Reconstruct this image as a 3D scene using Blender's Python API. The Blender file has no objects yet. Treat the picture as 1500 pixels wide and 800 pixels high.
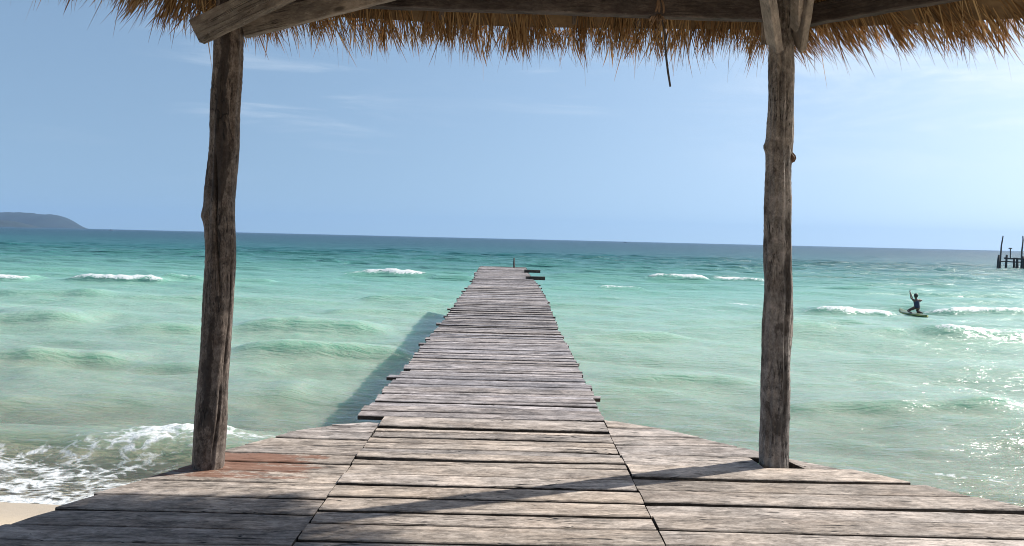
import bpy, bmesh, math, random
import numpy as np
from mathutils import Vector, Matrix

R = math.radians
rng = np.random.default_rng(7)
random.seed(7)
S = bpy.context.scene
C = S.collection

# ------------------------------------------------------------------ camera
HC = 3.4                      # eye above the water (metres); water is z = 0
DECK = 1.8                    # deck top
F = 1100.0                    # focal length in pixels of a 1500 px wide frame
ROLL = 0.0240
PITCH = math.atan(50.5 / F)
fwd = Vector((0, math.cos(PITCH), -math.sin(PITCH)))
right0 = Vector((1, 0, 0))
up0 = right0.cross(fwd)
rt = (right0 * math.cos(ROLL) + up0 * math.sin(ROLL)).normalized()
up = rt.cross(fwd)
CAM = Vector((0, 0, HC))

def ray(px, py):
    return (fwd + rt * ((px - 750) / F) - up * ((py - 400) / F))

def atY(px, py, Y):
    d = ray(px, py)
    return CAM + d * (Y / d.y)

def atZ(px, py, z):
    d = ray(px, py)
    return CAM + d * ((z - HC) / d.z)

cd = bpy.data.cameras.new('camera')
cam = bpy.data.objects.new('camera', cd)
C.objects.link(cam)
m = Matrix((rt, up, -fwd)).transposed().to_4x4()
m.translation = CAM
cam.matrix_world = m
cd.sensor_width = 36
cd.lens = 36 * F / 1500
cd.clip_start = 0.05
cd.clip_end = 60000
S.camera = cam

# ------------------------------------------------------------------ helpers
def tag(o, label=None, cat=None, group=None, kind=None):
    if label: o['label'] = label
    if cat: o['category'] = cat
    if group: o['group'] = group
    if kind: o['kind'] = kind
    return o

def empty(name, loc, label, cat, group=None):
    o = bpy.data.objects.new(name, None)
    o.empty_display_size = 0.2
    C.objects.link(o)
    o.location = loc
    return tag(o, label, cat, group)

def link_mesh(name, me, mat=None, parent=None, smooth=False):
    o = bpy.data.objects.new(name, me)
    C.objects.link(o)
    if mat is not None: me.materials.append(mat)
    if smooth:
        me.polygons.foreach_set('use_smooth', np.ones(len(me.polygons), bool))
    if parent is not None:
        o.parent = parent
        W = Vector((0, 0, 0)); p = parent
        while p is not None:
            W += p.location; p = p.parent
        o.location = -W          # vertices are given in world coordinates
    return o

def mesh_np(name, V, Q, attrs=None):
    me = bpy.data.meshes.new(name)
    V = np.asarray(V, np.float32); Q = np.asarray(Q, np.int32)
    n = Q.shape[1]
    me.vertices.add(len(V)); me.vertices.foreach_set('co', V.ravel())
    me.loops.add(Q.size); me.loops.foreach_set('vertex_index', Q.ravel())
    me.polygons.add(len(Q))
    me.polygons.foreach_set('loop_start', np.arange(0, Q.size, n, dtype=np.int32))
    if attrs:
        for k, a in attrs.items():
            at = me.attributes.new(k, 'FLOAT', 'POINT')
            at.data.foreach_set('value', np.asarray(a, np.float32))
    me.update(calc_edges=True); me.validate()
    return me

def smooth(a, lo, hi):
    t = np.clip((a - lo) / (hi - lo), 0, 1); return t * t * (3 - 2 * t)

class MB:
    """collects vertices and faces of one mesh"""
    def __init__(s): s.v = []; s.f = []; s.rnd = []
    def add(s, vs, fs, r=0.5):
        b = len(s.v)
        s.v += [tuple(v) for v in vs]
        s.f += [tuple(b + i for i in f) for f in fs]
        s.rnd += [r] * len(vs)
    def build(s, name, mat, parent=None, smooth=False, edge=None):
        me = bpy.data.meshes.new(name)
        me.from_pydata(s.v, [], s.f)
        at = me.attributes.new('rnd', 'FLOAT', 'POINT')
        at.data.foreach_set('value', np.array(s.rnd, np.float32))
        me.update()
        o = link_mesh(name, me, mat, parent, smooth)
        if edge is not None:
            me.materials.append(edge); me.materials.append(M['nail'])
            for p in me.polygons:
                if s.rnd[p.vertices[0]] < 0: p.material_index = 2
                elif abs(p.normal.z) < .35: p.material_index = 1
        return o
    def tube(s, pts, rad, n=8, r=0.5, cap=True):
        pts = [Vector(p) for p in pts]
        if not hasattr(rad, '__len__'): rad = [rad] * len(pts)
        vs = []; fs = []
        prev = None
        for i, p in enumerate(pts):
            d = (pts[min(i + 1, len(pts) - 1)] - pts[max(i - 1, 0)]).normalized()
            a = d.cross(Vector((0, 0, 1)) if abs(d.z) < .9 else Vector((1, 0, 0))) if prev is None else prev - d * prev.dot(d)
            a.normalize(); prev = a
            b = d.cross(a)
            for k in range(n):
                t = 2 * math.pi * k / n
                vs.append(p + (a * math.cos(t) + b * math.sin(t)) * rad[i])
        for i in range(len(pts) - 1):
            for k in range(n):
                k2 = (k + 1) % n
                fs.append((i * n + k, i * n + k2, (i + 1) * n + k2, (i + 1) * n + k))
        if cap:
            fs.append(tuple(range(n - 1, -1, -1)))
            fs.append(tuple((len(pts) - 1) * n + k for k in range(n)))
        s.add(vs, fs, r)

# ------------------------------------------------------------------ node helpers
def new_mat(name):
    mt = bpy.data.materials.new(name); mt.use_nodes = True
    nt = mt.node_tree; nt.nodes.clear()
    return mt, nt

class N:
    def __init__(s, nt): s.nt = nt
    def n(s, typ, **kw):
        nd = s.nt.nodes.new(typ)
        for k, v in kw.items():
            if k.startswith('i_'):
                key = k[2:]
                key = int(key) if key.isdigit() else key
                nd.inputs[key].default_value = v
            else: setattr(nd, k, v)
        return nd
    def l(s, a, b): s.nt.links.new(a, b)
    def math(s, op, a, b=None, c=None, clamp=False):
        nd = s.nt.nodes.new('ShaderNodeMath'); nd.operation = op; nd.use_clamp = clamp
        for i, x in enumerate((a, b, c)):
            if x is None: continue
            if isinstance(x, (int, float)): nd.inputs[i].default_value = x
            else: s.l(x, nd.inputs[i])
        return nd.outputs[0]
    def ss(s, x, lo, hi, a=0.0, b=1.0):
        nd = s.nt.nodes.new('ShaderNodeMapRange'); nd.interpolation_type = 'SMOOTHSTEP'
        nd.inputs[1].default_value = lo; nd.inputs[2].default_value = hi
        nd.inputs[3].default_value = a; nd.inputs[4].default_value = b
        s.l(x, nd.inputs[0]); return nd.outputs[0]
    def mix(s, f, a, b, mode='MIX'):
        nd = s.nt.nodes.new('ShaderNodeMix'); nd.data_type = 'RGBA'; nd.blend_type = mode
        for i, x in ((0, f), (6, a), (7, b)):
            if isinstance(x, (int, float)): nd.inputs[i].default_value = x
            elif isinstance(x, tuple): nd.inputs[i].default_value = (*x, 1) if len(x) == 3 else x
            else: s.l(x, nd.inputs[i])
        return nd.outputs[2]
    def noise(s, vec, scale, detail=4, rough=.55, dist=0.0):
        nd = s.n('ShaderNodeTexNoise'); nd.inputs['Scale'].default_value = scale
        nd.inputs['Detail'].default_value = detail; nd.inputs['Roughness'].default_value = rough
        nd.inputs['Distortion'].default_value = dist
        if vec is not None: s.l(vec, nd.inputs['Vector'])
        return nd.outputs[0]
    def mapping(s, vec, sc, loc=(0, 0, 0), rot=(0, 0, 0)):
        nd = s.n('ShaderNodeMapping'); nd.inputs['Scale'].default_value = sc
        nd.inputs['Location'].default_value = loc; nd.inputs['Rotation'].default_value = rot
        s.l(vec, nd.inputs['Vector']); return nd.outputs[0]
    def ramp(s, fac, stops):
        nd = s.n('ShaderNodeValToRGB'); cr = nd.color_ramp
        while len(cr.elements) < len(stops): cr.elements.new(0.5)
        for e, (p, c) in zip(cr.elements, stops):
            e.position = p; e.color = (*c, 1)
        s.l(fac, nd.inputs[0]); return nd.outputs[0]
    def attr(s, name):
        nd = s.n('ShaderNodeAttribute'); nd.attribute_name = name
        return nd.outputs['Fac']
    def bump(s, h, strength, dist, normal=None):
        nd = s.n('ShaderNodeBump'); nd.inputs['Strength'].default_value = strength
        nd.inputs['Distance'].default_value = dist
        s.l(h, nd.inputs['Height'])
        if normal is not None: s.l(normal, nd.inputs['Normal'])
        return nd.outputs[0]
    def out(s, sh, vol=None):
        o = s.n('ShaderNodeOutputMaterial')
        if sh is not None: s.l(sh, o.inputs['Surface'])
        if vol is not None: s.l(vol, o.inputs['Volume'])

def wood(name, dark, mid, light, axis=0, grain=1.0, lng=1.0, paint=None, rough=.85, tint=.28, crack=.5, bumpd=.004, far_cool=None, blotch=None):
    """weathered wood; grain runs along the given axis; 'rnd' shifts each board"""
    mt, nt = new_mat(name); g = N(nt)
    tc = g.n('ShaderNodeTexCoord')
    rnd = g.attr('rnd')
    off = g.n('ShaderNodeCombineXYZ')
    g.l(g.math('MULTIPLY', rnd, 37.0), off.inputs[0]); g.l(g.math('MULTIPLY', rnd, 91.0), off.inputs[1]); g.l(g.math('MULTIPLY', rnd, 53.0), off.inputs[2])
    va = g.n('ShaderNodeVectorMath'); va.operation = 'ADD'
    g.l(tc.outputs['Object'], va.inputs[0]); g.l(off.outputs[0], va.inputs[1])
    P = va.outputs[0]
    def st(a, b):
        s = [b, b, b]; s[axis] = a * lng
        return g.mapping(P, tuple(x * grain for x in s))
    n1 = g.noise(st(2.4, 9), 1.0, 6, .6, .8)
    n2 = g.noise(st(12, 42), 1.0, 5, .68, .5)
    n3 = g.noise(st(2.5, 4), 1.0, 4, .6)
    n4 = g.noise(st(34, 110), 1.0, 3, .7)
    v = g.math('ADD', g.math('MULTIPLY', n1, .38), g.math('ADD', g.math('MULTIPLY', n2, .36), g.math('MULTIPLY', n4, .26)))
    col = g.ramp(v, [(.33, dark), (.445, mid), (.565, light), (.70, tuple(min(1, c * 1.35) for c in light))])
    # silvery bleaching and dirt in large patches
    patch = g.ss(n3, .35, .68)
    col = g.mix(g.math('MULTIPLY', patch, .55), col, g.mix(1.0, col, (1.35, 1.28, 1.2), 'MULTIPLY'))
    dirt = g.ss(g.noise(st(1.2, 3.0), 1.7, 5, .65), .52, .72)
    col = g.mix(g.math('MULTIPLY', dirt, .6), col, g.mix(1.0, col, (.5, .45, .42), 'MULTIPLY'))
    mo = g.noise(st(6, 9), 1.0, 7, .72, .5)
    mo2 = g.n('ShaderNodeCombineColor')
    mv = g.ss(mo, .34, .66, .72, 1.22)
    for i in range(3): g.l(mv, mo2.inputs[i])
    col = g.mix(1.0, col, mo2.outputs[0], 'MULTIPLY')
    # pale flaking and small dark pits
    fl = g.ss(g.noise(st(11, 26), 1.0, 6, .72, .6), .60, .67)
    col = g.mix(g.math('MULTIPLY', fl, .6), col, tuple(min(1, c * 1.45) for c in light))
    pt = g.ss(g.noise(st(8, 24), 1.3, 4, .65, .4), .36, .30)
    col = g.mix(g.math('MULTIPLY', pt, .7), col, tuple(c * .5 for c in dark))
    if blotch:
        bl = g.ss(g.math('ADD', g.noise(st(1.6, 7.0), 1.0, 6, .72, .8), g.math('MULTIPLY', g.attr('bark'), .22)), .55, .64)
        col = g.mix(g.math('MULTIPLY', bl, blotch[0]), col, blotch[1])
    # board to board tone
    tn = g.math('ADD', g.math('MULTIPLY', g.math('FRACT', g.math('MULTIPLY', rnd, 7.31)), tint * 2), 1 - tint)
    tcn = g.n('ShaderNodeCombineColor')
    for i in range(3): g.l(tn, tcn.inputs[i])
    col = g.mix(1.0, col, tcn.outputs[0], 'MULTIPLY')
    col = g.mix(1.0, col, g.mix(g.math('FRACT', g.math('MULTIPLY', rnd, 13.7)), (1.04, 1.0, .94), (.97, .99, 1.03)), 'MULTIPLY')
    if far_cool:
        sp = g.n('ShaderNodeSeparateXYZ'); g.l(tc.outputs['Object'], sp.inputs[0])
    # drying cracks: thin dark slits along the grain
    c1 = g.noise(st(1.1, 30), 1.0, 2, .5, 1.2)
    ck = g.math('MULTIPLY', g.ss(g.math('ABSOLUTE', g.math('SUBTRACT', c1, .5)), .0, .022, 1, 0), g.ss(g.noise(st(1.3, 2.6), 1.3, 2), .46, .56))
    c2 = g.noise(st(.55, 4.2), 1.0, 4, .5, .3)
    ck2 = g.math('MULTIPLY', g.ss(g.math('ABSOLUTE', g.math('SUBTRACT', c2, .5)), .001, .008, 1, 0), g.ss(g.noise(st(.9, 2.2), 1.7, 2), .53, .58))
    ck = g.math('MAXIMUM', ck, ck2)
    col = g.mix(g.math('MULTIPLY', ck, crack), col, (.012, .010, .009))
    # knots and nail stains
    vo = g.n('ShaderNodeTexVoronoi'); vo.inputs['Scale'].default_value = 1.0; g.l(st(2.2, 5.5), vo.inputs['Vector'])
    kn = g.ss(vo.outputs['Distance'], .05, .12, 1, 0)
    col = g.mix(g.math('MULTIPLY', kn, .75), col, (.03, .024, .02))
    hgt = g.math('SUBTRACT', g.math('ADD', g.math('MULTIPLY', n2, .6), g.math('MULTIPLY', n1, .5)), g.math('MULTIPLY', ck, .9))
    if paint:
        sp = g.n('ShaderNodeSeparateXYZ'); g.l(tc.outputs['Object'], sp.inputs[0])
        geo = g.n('ShaderNodeNewGeometry')
        wp = g.n('ShaderNodeSeparateXYZ'); g.l(geo.outputs['Position'], wp.inputs[0])
        bx = g.math('MULTIPLY', g.ss(wp.outputs[0], -2.55, -2.3), g.ss(wp.outputs[0], -1.45, -.95, 1, 0))
        by = g.math('MULTIPLY', g.ss(wp.outputs[1], 4.72, 4.86), g.ss(wp.outputs[1], 5.30, 5.55, 1, 0))
        pn = g.math('ADD', g.math('MULTIPLY', g.noise(g.mapping(P, (1.5, 4, 5)), 1.0, 8, .74, .8), .72), g.math('MULTIPLY', g.noise(g.mapping(P, (12, 30, 30)), 1.0, 4, .7, .8), .28))
        pm = g.ss(g.math('ADD', pn, g.math('MULTIPLY', g.math('MULTIPLY', bx, by), .37)), .80, .86)
        col = g.mix(g.math('MULTIPLY', pm, .85), col, g.mix(n2, (.11, .05, .032), (.30, .145, .09)))
    bs = g.n('ShaderNodeBsdfPrincipled')
    g.l(col, bs.inputs['Base Color'])
    bs.inputs['Roughness'].default_value = rough
    bs.inputs['Specular IOR Level'].default_value = .35
    g.l(g.bump(hgt, .9, bumpd), bs.inputs['Normal'])
    g.out(bs.outputs[0])
    return mt

M = {}
M['deck'] = wood('weathered_deck_wood', (.065, .056, .050), (.235, .205, .183), (.44, .392, .358), 0, 1.0, paint=True, tint=.21, crack=1.0)
M['pier'] = wood('weathered_pier_wood', (.045, .041, .043), (.18, .164, .167), (.37, .343, .346), 0, 1.0, tint=.27, crack=.8)
M['post'] = wood('weathered_log', (.036, .032, .030), (.108, .097, .090), (.205, .188, .175), 2, 1.0, lng=1.9, bumpd=.008, crack=.9, blotch=(.7, (.022, .017, .014)))
M['post_dark'] = wood('dark_weathered_log', (.035, .024, .019), (.095, .073, .06), (.20, .165, .14), 2, 1.0, lng=1.9, bumpd=.008, crack=.9, blotch=(.75, (.020, .013, .011)))
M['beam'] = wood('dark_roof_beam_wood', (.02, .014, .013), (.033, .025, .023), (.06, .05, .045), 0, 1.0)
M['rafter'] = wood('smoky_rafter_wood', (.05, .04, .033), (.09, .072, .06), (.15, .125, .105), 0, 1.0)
M['brace'] = wood('grey_sawn_wood', (.10, .085, .075), (.19, .165, .145), (.27, .24, .21), 0, 1.0, crack=.7)
M['edge'] = wood('gap_shaded_board_edges', (.018, .015, .013), (.04, .034, .03), (.09, .078, .068), 0, 1.0)  # board sides coloured dark for damp stain and for shade in the gaps
M['wet'] = wood('dark_sea_worn_timber', (.02, .017, .016), (.04, .035, .033), (.08, .07, .065), 2, 1.0)

def simple(name, col, rough=.6, nz=.25, scale=9.0, metallic=0):
    mt, nt = new_mat(name); g = N(nt)
    tc = g.n('ShaderNodeTexCoord')
    n1 = g.noise(tc.outputs['Object'], scale, 4)
    c = g.mix(n1, tuple(x * (1 - nz) for x in col), tuple(min(1, x * (1 + nz)) for x in col))
    bs = g.n('ShaderNodeBsdfPrincipled'); g.l(c, bs.inputs['Base Color'])
    bs.inputs['Roughness'].default_value = rough; bs.inputs['Metallic'].default_value = metallic
    g.out(bs.outputs[0]); return mt

M['nail'] = simple('rusty_nail_head', (.045, .025, .018), .7, .3, 50, .2)
# ------------------------------------------------------------------ boards
def add_board(mb, yn, yf, xl_n, xl_f, xr_n, xr_f, z, th=.045, slope=0.0, seg=None, ej=.003, nails=()):
    """board running along X between near edge yn and far edge yf"""
    L = max(xr_n, xr_f) - min(xl_n, xl_f)
    n = seg or max(5, int(L / .11))
    r = random.random()
    w = yf - yn
    a1, a2, p1, p2 = random.uniform(.0, .006), random.uniform(.0, .006), random.uniform(0, 6), random.uniform(0, 6)
    bow = random.uniform(-.006, .006); tilt = random.uniform(-.004, .004); skew = random.uniform(-.006, .006) * L * .5
    cup = random.uniform(-.003, .004)
    bv = .006
    vs = []; fs = []
    e1 = random.uniform(-ej, ej); e2 = random.uniform(-ej, ej)
    for i in range(n + 1):
        t = i / n
        xn = xl_n + (xr_n - xl_n) * t; xf = xl_f + (xr_f - xl_f) * t
        ny = a1 * math.sin(3.1 * xn + p1) + .4 * a2 * math.sin(11 * xn + p2) + random.uniform(-.0016, .0016)
        fy = a2 * math.sin(2.7 * xf + p2) + .4 * a1 * math.sin(13 * xf + p1) + random.uniform(-.0016, .0016)
        sk = skew * (t - .5)
        jn = (e1 if i == 0 else 0) + (e2 if i == n else 0)
        zz = z + bow * (2 * t - 1) ** 2 + tilt * (2 * t - 1) + random.uniform(-.0012, .0012)
        y0, y1 = yn + ny + sk, yf + fy + sk
        zn, zf = zz - slope * w / 2, zz + slope * w / 2
        ring = [(xn + jn, y0, zn - th), (xn + jn, y0, zn - bv), (xn + jn, y0 + bv, zn),
                ((xn + xf) / 2 + jn, (y0 + y1) / 2, zz + cup),
                (xf + jn, y1 - bv, zf), (xf + jn, y1, zf - bv), (xf + jn, y1, zf - th)]
        vs += ring
    k = 7
    for i in range(n):
        for j in range(k):
            j2 = (j + 1) % k
            fs.append((i * k + j, (i + 1) * k + j, (i + 1) * k + j2, i * k + j2))
    fs.append(tuple(range(k)))
    fs.append(tuple(n * k + j for j in range(k - 1, -1, -1)))
    mb.add(vs, fs, r)
    for nx in nails:
        for fr_ in ((.24, .76) if w > .13 else (.5,)):
            if random.random() < .12: continue
            cx = nx + random.uniform(-.018, .018); cy = yn + w * (fr_ + random.uniform(-.07, .07)); rad = random.uniform(.0048, .0068)
            if not (max(xl_n, xl_f) + .01 < cx < min(xr_n, xr_f) - .01): continue
            zt = z + max(0, cup) + .0035 + abs(bow) * .6
            ring = [(cx + rad * math.cos(a * math.pi / 4), cy + rad * math.sin(a * math.pi / 4), zz_) for zz_ in (zt - .012, zt) for a in range(8)]
            mb.add(ring, [tuple(range(8, 16))] + [(k, (k + 1) % 8, 8 + (k + 1) % 8, 8 + k) for k in range(8)], -1.0)

# ------------------------------------------------------------------ pavilion
LP = atZ(305, 689, DECK); RP = atZ(1133, 683, DECK)
for _p in (LP, RP): _k = (_p.y + .09) / _p.y; _p.x *= _k; _p.y += .09
pav = empty('beach_pavilion', (0, 5.0, DECK), 'weathered wooden pavilion with thatched roof and two log posts framing the sea', 'pavilion')

def yb(px, py): return atZ(px, py, DECK).y
def xb(px, py): return atZ(px, py, DECK).x

SEAM_L, SEAM_R = -1.09, .845
# left deck
edgeL = [atZ(px, py, DECK) for px, py in ((552, 617), (535, 618.5), (449, 626), (360, 653), (250, 690), (130, 729), (0, 770), (-160, 822), (-420, 900))]
edgeR = [atZ(px, py, DECK) for px, py in ((888, 614), (980, 630), (1170, 675), (1290, 698), (1466, 738), (1640, 776), (1900, 830))]
def edge_x(edge, y):
    ys = [p.y for p in edge][::-1]; xs = [p.x for p in edge][::-1]
    return float(np.interp(y, ys, xs))

def rows(y0, y1, wmin, wmax, pins=()):
    """y seams from near to far"""
    ys = [y0]; pins = sorted(p for p in pins if y0 < p < y1)
    while ys[-1] < y1 - .06:
        w = random.uniform(wmin, wmax)
        nx = ys[-1] + w
        for p in pins:
            if ys[-1] + .09 < p < nx + .10: nx = p; break
        ys.append(min(nx, y1))
    return ys

mbL = MB(); mbC = MB(); mbR = MB()
pinsL = [yb(400, y) for y in (641, 653, 665, 677, 690, 707, 730, 753, 777, 800)]
ysL = rows(2.6, yb(540, 618), .17, .27, pinsL)
for a, b in zip(ysL[:-1], ysL[1:]):
    gap = random.choice((.008, .016, .026))
    en, ef = edge_x(edgeL, a), edge_x(edgeL, b)
    ov = random.choice((0, 0, .03, -.02, .05))
    z = DECK + random.uniform(-.006, .004)
    if a < LP.y + .02 < b + .05 and False:
        pass
    if en > SEAM_L - .06: continue
    add_board(mbL, a + gap, b, en - ov, ef - ov * .5, SEAM_L - random.uniform(.004, .010), SEAM_L - random.uniform(.004, .010), z)
seamC = [915, 878, 848, 822, 798, 772, 752, 733, 714, 699, 684, 676, 668, 660, 652, 644, 636, 629, 620]
for pa, pb in zip(seamC[:-1], seamC[1:]):
    a, b = yb(740, pa), (yb(740, pb) if pb != 620 else 6.56)
    b -= {629: .085, 714: .052, 752: .050, 676: .034, 798: .024, 772: .030, 644: .034, 660: .03}.get(pb, random.choice((.006, .010, .018)))
    add_board(mbC, a, b, SEAM_L + random.uniform(0, .006), SEAM_L + random.uniform(0, .006),
              SEAM_R - random.uniform(.003, .009), SEAM_R - random.uniform(.003, .009), DECK + random.uniform(-.004, .010))
seamR = [915, 860, 826, 801, 778, 757, 737, 719, 701, 684, 668, 653, 641, 630, 620]
for i_, (pa, pb) in enumerate(zip(seamR[:-1], seamR[1:])):
    a, b = yb(1050, pa), yb(1050, pb)
    gap = {737: .046, 701: .042, 778: .028, 653: .02}.get(pb, random.choice((.006, .010, .014)))
    b -= gap
    en, ef = edge_x(edgeR, a), edge_x(edgeR, b)
    ov = {701: .05, 737: .05, 684: .02}.get(pb, random.choice((0, .02, -.01)))
    z = DECK + random.uniform(-.006, .004)
    xl = SEAM_R + random.uniform(.003, .009)
    if en < SEAM_R + .08: continue
    if pa == 684:                                  # the board cut out round the right post
        add_board(mbR, a, b, xl, xl, RP.x - .115, RP.x - .145, z)
        add_board(mbR, a, b, RP.x + .20, RP.x + .107, en, max(ef, RP.x + .16), z)
        continue
    add_board(mbR, a, b, xl, xl, max(en, xl + .05), max(ef + ov, xl + .03), z)
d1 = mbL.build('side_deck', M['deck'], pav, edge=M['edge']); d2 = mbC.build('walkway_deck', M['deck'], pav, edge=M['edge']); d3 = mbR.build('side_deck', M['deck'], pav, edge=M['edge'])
tag(d1, 'left deck boards with worn patches of red paint'); tag(d3, 'right deck boards bleached by the sun')

# joists and short piles below the deck
def box_beam(name, p0, p1, w, h, mat, parent, seg=10, jit=.002, bevel_end=0.0, upv=Vector((0, 0, 1))):
    """squared timber from p0 to p1 (axis along local X so that the grain follows it)"""
    p0, p1 = Vector(p0), Vector(p1)
    d = (p1 - p0); L = d.length; d.normalize()
    side = upv.cross(d).normalized(); u = d.cross(side)
    mb = MB(); vs = []; fs = []; bv = min(w, h) * .09
    prof = [(-w / 2, -h / 2 + bv), (-w / 2, h / 2 - bv), (-w / 2 + bv, h / 2), (w / 2 - bv, h / 2),
            (w / 2, h / 2 - bv), (w / 2, -h / 2 + bv), (w / 2 - bv, -h / 2), (-w / 2 + bv, -h / 2)]
    for i in range(seg + 1):
        t = i / seg
        oy = random.uniform(-jit, jit); oz = random.uniform(-jit, jit)
        for (a, b) in prof:
            x = t * L
            if i == 0: x += bevel_end * (b / h + .5)
            vs.append((x, a + oy, b + oz))
    k = 8
    for i in range(seg):
        for j in range(k):
            j2 = (j + 1) % k
            fs.append((i * k + j, (i + 1) * k + j, (i + 1) * k + j2, i * k + j2))
    fs.append(tuple(range(k))); fs.append(tuple(seg * k + j for j in range(k - 1, -1, -1)))
    mb.add(vs, fs, random.random())
    o = mb.build(name, mat, None)
    mw = Matrix((d, side, u)).transposed().to_4x4()
    o.rotation_euler = mw.to_euler()
    W = Vector((0, 0, 0)); p = parent
    while p is not None: W += p.location; p = p.parent
    o.location = p0 - W
    if parent: o.parent = parent
    return o

for y in (3.2, 4.6, RP.y + .13):
    xa = max(edge_x(edgeL, y) + .1, -3.2); xz = min(edge_x(edgeR, y) - .1, 3.4)
    box_beam('joist', (xa, y, DECK - .20), (xz, y, DECK - .20), .09, .10, M['wet'], pav, 12)
box_beam('hole_shade_board', (RP.x - .45, RP.y + .02, DECK - .105), (RP.x + .32, RP.y + .02, DECK - .105), .30, .08, M['wet'], pav, 6)  # dark board added under the post cut-out, standing in for the hole's shade
for x in (SEAM_L + .0, -.1, SEAM_R - .0):
    box_beam('stringer', (x, 2.7, DECK - .095), (x, 6.5, DECK - .095), .11, .09, M['wet'], pav, 14)
for x, y in ((-1.0, 6.3), (.75, 6.3), (-2.2, 4.7), (2.6, 4.7)):
    mb = MB(); mb.tube([(x, y, -.6), (x + .02, y, .6), (x, y, DECK - .15)], [.09, .085, .08], 12)
    mb.build('pile', M['wet'], pav, True)

# ---- log posts
def trunk(name, rings, mat, parent, knots=(), cracks=(), bark=(), n=120, m_=190, seed=0):
    """rings: (x, y, z, r) from bottom to top"""
    rr = np.random.default_rng(seed)
    P = np.array(rings, float)
    zz = np.linspace(P[0, 2], P[-1, 2], m_)
    X = np.interp(zz, P[:, 2], P[:, 0]); Y = np.interp(zz, P[:, 2], P[:, 1]); Rr = np.interp(zz, P[:, 2], P[:, 3])
    k = np.array([1, 2, 3, 2, 1.]) / 9
    sm = lambda a: np.convolve(np.pad(a, 2, mode='edge'), k, 'valid')
    for _ in range(3): X, Y, Rr = sm(X), sm(Y), sm(Rr)
    th = np.linspace(0, 2 * np.pi, n, endpoint=False)
    TH, ZZ = np.meshgrid(th, zz)
    D = np.zeros_like(TH)
    for i in range(9):
        a = rr.integers(2, 14); D += rr.uniform(.001, .0035) * np.sin(a * TH + rr.uniform(0, 6) + rr.uniform(-1.5, 1.5) * ZZ + .4 * np.sin(rr.uniform(.8, 3) * ZZ))
    for i in range(6):
        D += rr.uniform(.001, .003) * np.sin(rr.uniform(3, 14) * ZZ + rr.integers(1, 4) * TH + rr.uniform(0, 6))
    D += rr.normal(0, .0009, D.shape)
    for (kz, ka, kr, kh) in knots:
        da = np.angle(np.exp(1j * (TH - ka))) * .1
        D += kh * np.exp(-((da / kr) ** 2 + ((ZZ - kz) / kr) ** 2))
    for (z0, a0, z1, a1, wd, dp) in cracks:
        t = np.clip((ZZ - z0) / (z1 - z0), -1, 2)
        ac = a0 + (a1 - a0) * t + .05 * np.sin(9 * ZZ)
        env = np.clip(np.minimum(t, 1 - t) * 8, 0, 1)
        D -= dp * env * np.exp(-((np.angle(np.exp(1j * (TH - ac)))) / wd) ** 2)
    BK = np.zeros_like(TH)
    for (ba, bw, bz0, bz1) in bark:
        BK += np.exp(-(np.angle(np.exp(1j * (TH - ba - .15 * np.sin(2.2 * ZZ)))) / bw) ** 2) * smooth(ZZ, bz0, bz0 + .3) * (1 - smooth(ZZ, bz1 - .4, bz1))
    V = np.stack([X[:, None] + (Rr[:, None] + D) * np.cos(TH), Y[:, None] + (Rr[:, None] + D) * np.sin(TH), ZZ], -1).reshape(-1, 3)
    idx = np.arange(m_ * n).reshape(m_, n)
    Q = np.stack([idx[:-1], np.roll(idx, -1, 1)[:-1], np.roll(idx, -1, 1)[1:], idx[1:]], -1).reshape(-1, 4)
    me = mesh_np(name, V, Q, {'rnd': np.full(len(V), rr.random()), 'bark': BK.ravel()})
    o = link_mesh(name, me, mat, parent, True)
    return o

def post_rings(Y0, prof):
    out = []
    for (py, xl, xr) in prof:
        c = atY((xl + xr) / 2, py, Y0)
        out.append((c.x, Y0, c.z, (xr - xl) / 2 / F * Y0 * 1.0))
    return out
profL = [(735, 281, 328), (690, 282.5, 327), (655, 284, 329), (620, 286, 332), (580, 290, 333), (540, 293.5, 335), (490, 296.5, 338), (449, 299, 341), (400, 301, 343),
         (330, 302, 344), (316, 300.5, 344.5), (300, 303, 345), (250, 305, 346), (200, 309, 349), (150, 311, 351), (100, 315, 353), (55, 317, 355), (0, 320, 357), (-50, 322, 359)]
profR = [(735, 1111, 1154), (683, 1112.5, 1154), (640, 1114, 1153.5), (600, 1115, 1155), (560, 1116.5, 1156.5), (500, 1118.5, 1158), (460, 1120.5, 1159), (420, 1122, 1160), (385, 1122.5, 1158), (330, 1123, 1158.5),
         (270, 1123.5, 1158.5), (225, 1124.5, 1159), (205, 1126, 1159.5), (170, 1126.5, 1160.5), (100, 1129, 1162), (65, 1130, 1162), (0, 1132, 1163), (-50, 1133, 1163)]
zk = atY(1124, 214, RP.y).z
p1 = trunk('post', post_rings(LP.y, profL), M['post_dark'], pav, seed=3, bark=((-1.5, .5, 3.5, 5.6), (-1.5, .4, 2.0, 3.0)),
           cracks=((atY(335, 440, LP.y).z, -1.15, atY(318, 215, LP.y).z, -1.75, .06, .03), (DECK, -.9, DECK + .6, -.75, .07, .02), (2.4, -.5, 3.3, -.35, .04, .012)),
           knots=((atY(302, 316, LP.y).z, math.pi + .15, .035, .012), (3.05, -1.3, .03, .006)))
p2 = trunk('post', post_rings(RP.y, profR), M['post'], pav, seed=8, bark=((-1.22, .42, 1.7, 3.9),),
           cracks=((3.6, -1.35, 4.75, -1.5, .04, .010), (1.8, -.9, 2.9, -1.0, .05, .012)),
           knots=((zk, math.pi, .038, .034), (atY(1150, 205, RP.y).z, -.9, .03, .012), (2.35, -1.8, .025, .009), (2.15, -.5, .03, .012)))
tag(p1, 'dark brown log post with a long drying crack'); tag(p2, 'grey log post with a knot on its left side')

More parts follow.
